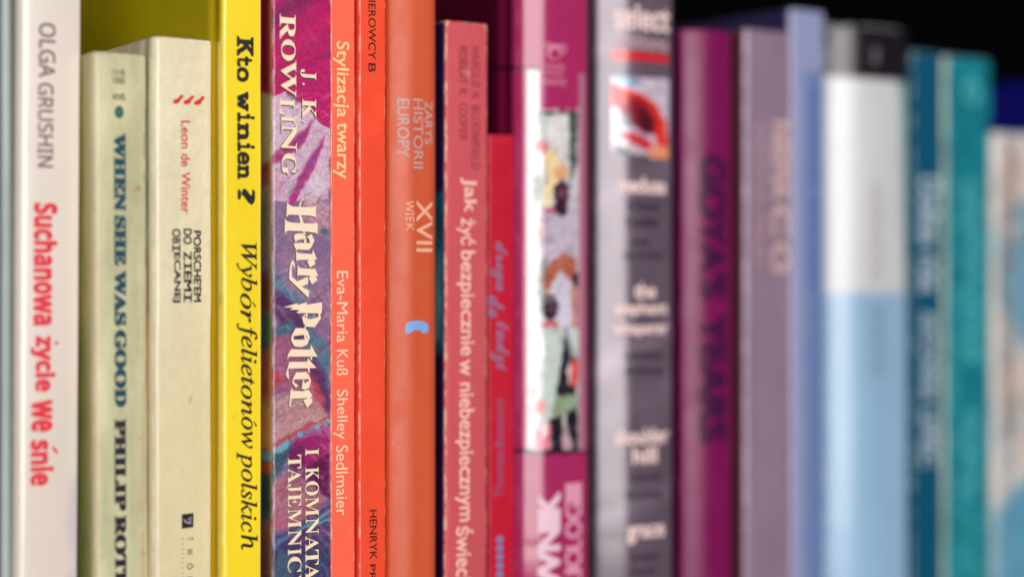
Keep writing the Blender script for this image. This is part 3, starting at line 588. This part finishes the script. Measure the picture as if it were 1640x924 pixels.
em = ink('rose', (214, 130, 156)); b.poly('publisher_emblem', [[ell(888, 84, 12, 13, 20, .2), ell(889, 87, 8, 8)], [ell(877, 74, 6, 5), ell(877, 74, 3.4, 2.6)], [ell(900, 78, 7, 8), ell(900, 79, 4, 5)]], em)
b.text('publisher_name', [('POLSKIE', 874, 904, 103, 111), ('WYDAW', 874, 902, 114, 122), ('NAUKOWE', 872, 906, 126, 137)], em, 'sans', .02, horiz=True)
wp = ink('white_pink', (236, 196, 214)); b.text('title', [('W', 861, 897, 883, 946), ('N', 861, 897, 844, 880), ('I', 861, 897, 826, 840), ('K', 861, 897, 790, 822)], wp, 'sans', .05, up=True)
b.text('title', [('I', 905, 931, 776, 786), ('I', 905, 931, 791, 801), ('G', 905, 931, 803, 831), ('O', 905, 931, 833, 861), ('L', 905, 931, 864, 878), ('O', 905, 931, 879, 907), ('J', 905, 931, 910, 926), ('C', 905, 931, 929, 955)], ink('rose_grey', (222, 150, 176)), 'sans', .03, up=True)

# 12 --- silvery condensed-novels volume
def silver(col, px, py, s, z):
    a = Art(col, px, py, 12, 40, 3)
    for i, (y0, y1, c) in enumerate(((20, 90, (140, 120, 136)), (270, 330, (128, 110, 128)), (380, 440, (104, 86, 106)), (520, 600, (150, 132, 152)), (610, 690, (118, 102, 120)), (780, 850, (134, 118, 136)))): a.line((940, y1), (1080, y0), 26, c, 30, .6)
    a.line((945, 400), (1000, 355), 6, (96, 84, 104), 8, .6); a.noise(26, 90, .12, 3); a.c = np.where((s < -1)[:, None], np.array((60, 40, 66.)), a.c)  # streaks on the spine; left side coloured dark to paint the gap's shade
    q = Art(a.c, px, py, 2, 14, 5); P, E = q.poly, q.ell
    P([(978, 122), (1071, 128), (1071, 254), (978, 240)], (214, 198, 216), 3); P([(980, 124), (1000, 122), (1030, 132), (1020, 140), (985, 134)], (120, 160, 196), 5, .8)
    P([(978, 134), (1000, 142), (1030, 152), (1052, 168), (1066, 196), (1071, 240), (1058, 244), (1046, 214), (1026, 196), (1000, 180), (980, 168)], (232, 52, 44), 4)
    P([(990, 168), (1016, 164), (1040, 178), (1048, 208), (1030, 216), (1008, 196), (994, 184)], (120, 16, 40), 6); P([(996, 180), (1012, 186), (1014, 206), (996, 202)], (130, 136, 140), 6, .9); P([(980, 186), (998, 200), (994, 214), (980, 208)], (170, 192, 214), 5)
    P([(985, 212), (1020, 214), (1048, 230), (1040, 242), (1008, 228)], (204, 44, 60), 4); P([(984, 222), (1010, 228), (1030, 246), (1000, 246), (984, 236)], (206, 190, 200), 4); P([(982, 230), (1000, 236), (1014, 250), (990, 246)], (26, 40, 66), 3); P([(1036, 238), (1071, 234), (1071, 256), (1040, 254)], (244, 150, 110), 5)
    P([(1000, 150), (1034, 162), (1052, 196), (1040, 204), (1016, 186), (996, 168)], (150, 24, 40), 5, .8); P([(1022, 170), (1044, 186), (1050, 214), (1036, 218), (1026, 196)], (70, 10, 30), 5, .8); q.noise(7, 6, .25, 31); ins = ((px > 978) & (px < 1071) & (py > 122) & (py < 256))[:, None]; q.c = np.where(ins, q.c, a.c)
    q.poly([(981, 81), (1070, 88), (1070, 102), (981, 94)], (226, 32, 46), 2)
    return q.c
b = Book('silvery lilac book with a small red picture and several story titles in pale lower case', 951, 1076, -20, -20, L=(1, 1.2), R=(3, 3), gap=.8, arch=(6.3, .55), base=(104, 88, 102), paint=silver,
         mat=cover_mat('silver_gloss', .22, .55, .1, (240, 220, 235), .04, .05, .04, dents=.15, metal=.15), seed=14, wob=.1, nz=420, ds=.5, thick=2, bulge=.3)
pw = ink('pink_white_gloss', (246, 214, 210)); dk = ink('dark_violet', (52, 34, 58))
b.text('series_name', [('select', 984, 1071, 10, 48)], pw, 'bold', .02, horiz=True); b.text('series_name', [('editions', 987, 1070, 56, 80)], ink('grey_pink', (196, 160, 168)), 'bold', 0., horiz=True)
for wds in ([('medusa', 990, 1066, 284, 309)], [('the', 1016, 1049, 454, 477), ('elephant', 985, 1068, 484, 508), ('whisperer', 982, 1069, 516, 540)], [('shoulder', 985, 1070, 686, 710), ('hill', 1014, 1051, 717, 741)], [('grace', 1005, 1063, 842, 868)]):
    b.text('story_title', wds, pw, 'sans', .03, horiz=True)
for wds in ([('Clive', 1004, 1054, 322, 338), ('Cussler', 1002, 1056, 346, 364), ('with', 1010, 1040, 382, 394), ('Jack Du Brul', 998, 1062, 402, 418)], [('Lawrence', 1000, 1060, 560, 576), ('Anthony', 1000, 1062, 586, 604)], [('Linwood', 1008, 1056, 756, 769), ('Barclay', 1002, 1060, 786, 800)], [('Richard', 1008, 1056, 884, 898), ('Paul', 1010, 1050, 906, 920)]):
    b.text('story_author', wds, dk, 'bold', .02, horiz=True)

# 13 --- purple rounded book
b = Book('deep purple magenta rounded spine with dark blackish lettering', 1089, 1171, -22, 49, L=(1, 1.2), R=(6, 3), gap=2, arch=(4, .5), base=(122, 8, 80), side=(60, 4, 40), bulge=.4,  # dark side colour paints the shade in the gap
         mat=cover_mat('purple_cloth', .38, .0, .15, (220, 120, 180), .05, .06, .05), seed=15, wob=.08, thick=2.2)
b.text('title', [("GOYA'S", 1120, 1163, 252, 476), ('YEARS', 1120, 1163, 505, 706)], ink('black_violet', (64, 4, 56)), 'sans', .07)
# 14 --- mauve paperback
def mauve(col, px, py, s, z):
    a = Art(col, px, py, 3, 40, 3); k = np.clip((.1-s)/.5, 0, 1)[:, None]; a.c = a.c*(1-k)+np.array((100, 40, 52.))*k; a.noise(20, 80, .05, 5); return a.c  # brown left side has its shadow painted into the colour
b = Book('mauve grey paperback with pinkish copper lettering in two columns', 1193, 1266, -22, 50, L=(2.2, 1.6), R=(.6, .8), base=(142, 119, 140), paint=mauve,
         mat=cover_mat('mauve_card', .36, .3, .5, (230, 200, 210), .06, .06, .05), seed=16, wob=.1)
co = ink('copper', (208, 172, 166)); b.text('title', [('NIEMA', 1236, 1264, 196, 318), ('C', 1236, 1264, 330, 376), ('O', 1236, 1264, 390, 436)], co, 'sans', .03)
b.text('author_name', [('ANDRZEJ', 1209, 1224, 196, 330), ('MALEC', 1209, 1224, 344, 432)], ink('dusty_pink', (180, 136, 146)), 'sans', .02)
# 15 --- tall light blue book
def lav(col, px, py, s, z):
    a = Art(col, px, py, 2, 30, 3)
    a.poly([(1290, 115), (1330, 115), (1330, 1300), (1290, 1300)], (100, 124, 176), 10, .85); k = np.clip((.1-s)/.8, 0, 1)[:, None]; a.c = a.c*(1-k)+np.array((56, 46, 92.))*k; return a.c  # lavender beside the slate blue is a painted highlight; left side is indigo
b = Book('tall slim periwinkle blue book rising above its neighbours', 1267, 1319, -21, 17, L=(1.6, 1.8), R=(1.2, 1.2), base=(148, 152, 190), paint=lav,
         mat=cover_mat('periwinkle_card', .36, .4, .2, (220, 220, 240), .04, .05, .03), seed=17, wob=.08, depth=170)
b.text('title', [('SŁOWNIK', 1294, 1309, 140, 300), ('BIOLOGII', 1294, 1309, 320, 460)], ink('slate_blue', (84, 108, 168)), 'sans', .01)
# 16 --- thick black, white and blue jacket
def bwb(col, px, py, s, z):
    a = Art(col, px, py); a.c[:] = (150, 184, 214)
    top = 122+(px-1315)*.055
    k = np.clip((470-py)/3, 0, 1)[:, None]; a.c = a.c*(1-k)+np.array((212, 211, 214.))*k
    a.poly([(1290, -50), (1470, -50), (1470, 150), (1447, 150), (1440, 133), (1432, 128.5), (1400, 127), (1340, 123), (1290, 121)], (24, 14, 22), 2)
    a.poly([(1440, 128), (1475, 128), (1475, 480), (1449, 480)], (120, 166, 160), 3, .8)
    a.noise(80, 260, .05, 8); a.ell(1402, 90, 6, 16, (108, 96, 110), .6); a.noise(50, 200, .03, 3); return a.c
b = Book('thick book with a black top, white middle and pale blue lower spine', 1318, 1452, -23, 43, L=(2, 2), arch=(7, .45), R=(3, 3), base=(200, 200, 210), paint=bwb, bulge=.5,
         mat=cover_mat('jacket_gloss', .3, .4, .6, (240, 240, 240), .02, .03, .02, dents=.15), seed=18, wob=.06, nz=300, thick=2.4, hinge=(9, 1), depth=160)  # the strong pale edge blend here paints light caught by the top rim
b.text('author_name', [('HARRISON', 1394, 1412, 294, 450)], ink('mid_grey', (166, 162, 152)), 'sans', .0); b.text('title', [('ENIGMA', 1397, 1416, 490, 604)], ink('grey_blue_green', (104, 140, 156)), 'sans', .0)
# 17 --- dark blue
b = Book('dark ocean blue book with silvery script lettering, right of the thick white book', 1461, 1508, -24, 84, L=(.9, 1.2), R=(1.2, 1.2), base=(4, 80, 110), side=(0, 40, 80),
         mat=cover_mat('ocean_card', .6, .0, .6, (190, 200, 200), .06, .06, .08, spec=.15), seed=19, wob=.08)
b.text('title', [('Dolina', 1472, 1506, 286, 390), ('róż'.replace('ż', 'z'), 1474, 1502, 408, 466)], ink('silver', (160, 178, 190)), 'sans', .05); b.text('author_name', [('ANTONINA', 1474, 1502, 500, 640), ('LIPIEC', 1474, 1502, 656, 746)], ink('silver', (160, 178, 190)), 'sans', .04)
# 18 --- teal
def teal(col, px, py, s, z):
    a = Art(col, px, py, 4, 20, 3); a.noise(14, 22, .22, 3); a.noise(8, 30, .2, 5, (60, 150, 160))
    k = ((s > 4.5) & (py > 275)); n = fbm(px/6, py/9, 7, 3); a._m(np.where(k, np.clip((n-.45)*3, 0, .55), 0), (96, 172, 172)); a.poly([(1540, 590), (1590, 600), (1590, 650), (1540, 640)], (0, 110, 130), 10, .6)
    k = np.clip((3.0-s)/1.2, 0, 1)[:, None]; m = Art(np.tile(np.array((160, 172, 142.)), (len(px), 1)), px, py); m.noise(12, 60, .25, 3); a.c = a.c*(1-k)+m.c*k; return a.c
b = Book('teal paperback with a beige green left edge and pale round emblem near the top', 1513, 1585, -24, 93, L=(4, 2.6), R=(2, 2), base=(6, 122, 138), paint=teal,
         mat=cover_mat('teal_card', .42, .15, .6, (210, 200, 170), .06, .06, .1), seed=20, wob=.12, nz=260)
b.poly('publisher_emblem', [[ell(1556, 146, 13, 22), ell(1556, 148, 7, 12)]], ink('light_teal', (80, 176, 186)))
b.text('title', [('CZARODZIEJSKI', 1543, 1566, 290, 580)], ink('light_teal', (80, 176, 186)), 'bold', .0); b.text('title', [('OGRÓD', 1543, 1566, 660, 800)], ink('light_teal', (80, 176, 186)), 'sans', .02)
# 19 --- white with blue and brown
def last(col, px, py, s, z):
    a = Art(col, px, py, 16, 46, 3)
    a.poly([(1606, 330), (1700, 300), (1700, 520), (1640, 560), (1606, 480)], (88, 150, 182), 14, .8); a.ell(1625, 365, 12, 24, (230, 214, 216), .7); a.poly([(1590, 820), (1660, 760), (1700, 900), (1600, 1300), (1580, 1300)], (70, 150, 190), 18, .85)
    a.line((1618, 240), (1614, 660), 7, (150, 112, 96), 8, .7); a.line((1622, 660), (1612, 900), 8, (100, 130, 142), 10, .6); a.line((1606, 420), (1604, 720), 4, (80, 130, 144), 6, .6)
    a.noise(10, 24, .16, 9); a.noise(30, 60, .35, 11, (222, 190, 168)); a.noise(14, 34, .5, 15, (120, 168, 190)); return a.c
b = Book('white book with blotchy blue and brown printed design at the right edge of the photo', 1588, 1672, -25, 215, L=(3.5, 3), R=(2, 2), base=(214, 200, 194), paint=last,
         mat=cover_mat('last_card', .36, .3, .6, (230, 220, 200), .05, .06, .1), seed=21, wob=.12, nz=300, ds=.5)
b.text('title', [('MORZE', 1608, 1626, 230, 440), ('I LUDZIE', 1608, 1626, 470, 700)], ink('brown', (140, 112, 104)), 'sans', .01)
# 20 --- tall navy book beyond
b = Book('tall navy blue book behind the last white book, cut by the right edge', 1710, 1800, -25, 128, gap=3, L=(1.5, 2), R=(1.5, 2), base=(14, 10, 120), mat=cover_mat('navy_cloth', .5, .1, .1, (60, 60, 120), .05, .06, .03), seed=22, depth=170, thick=2.2)
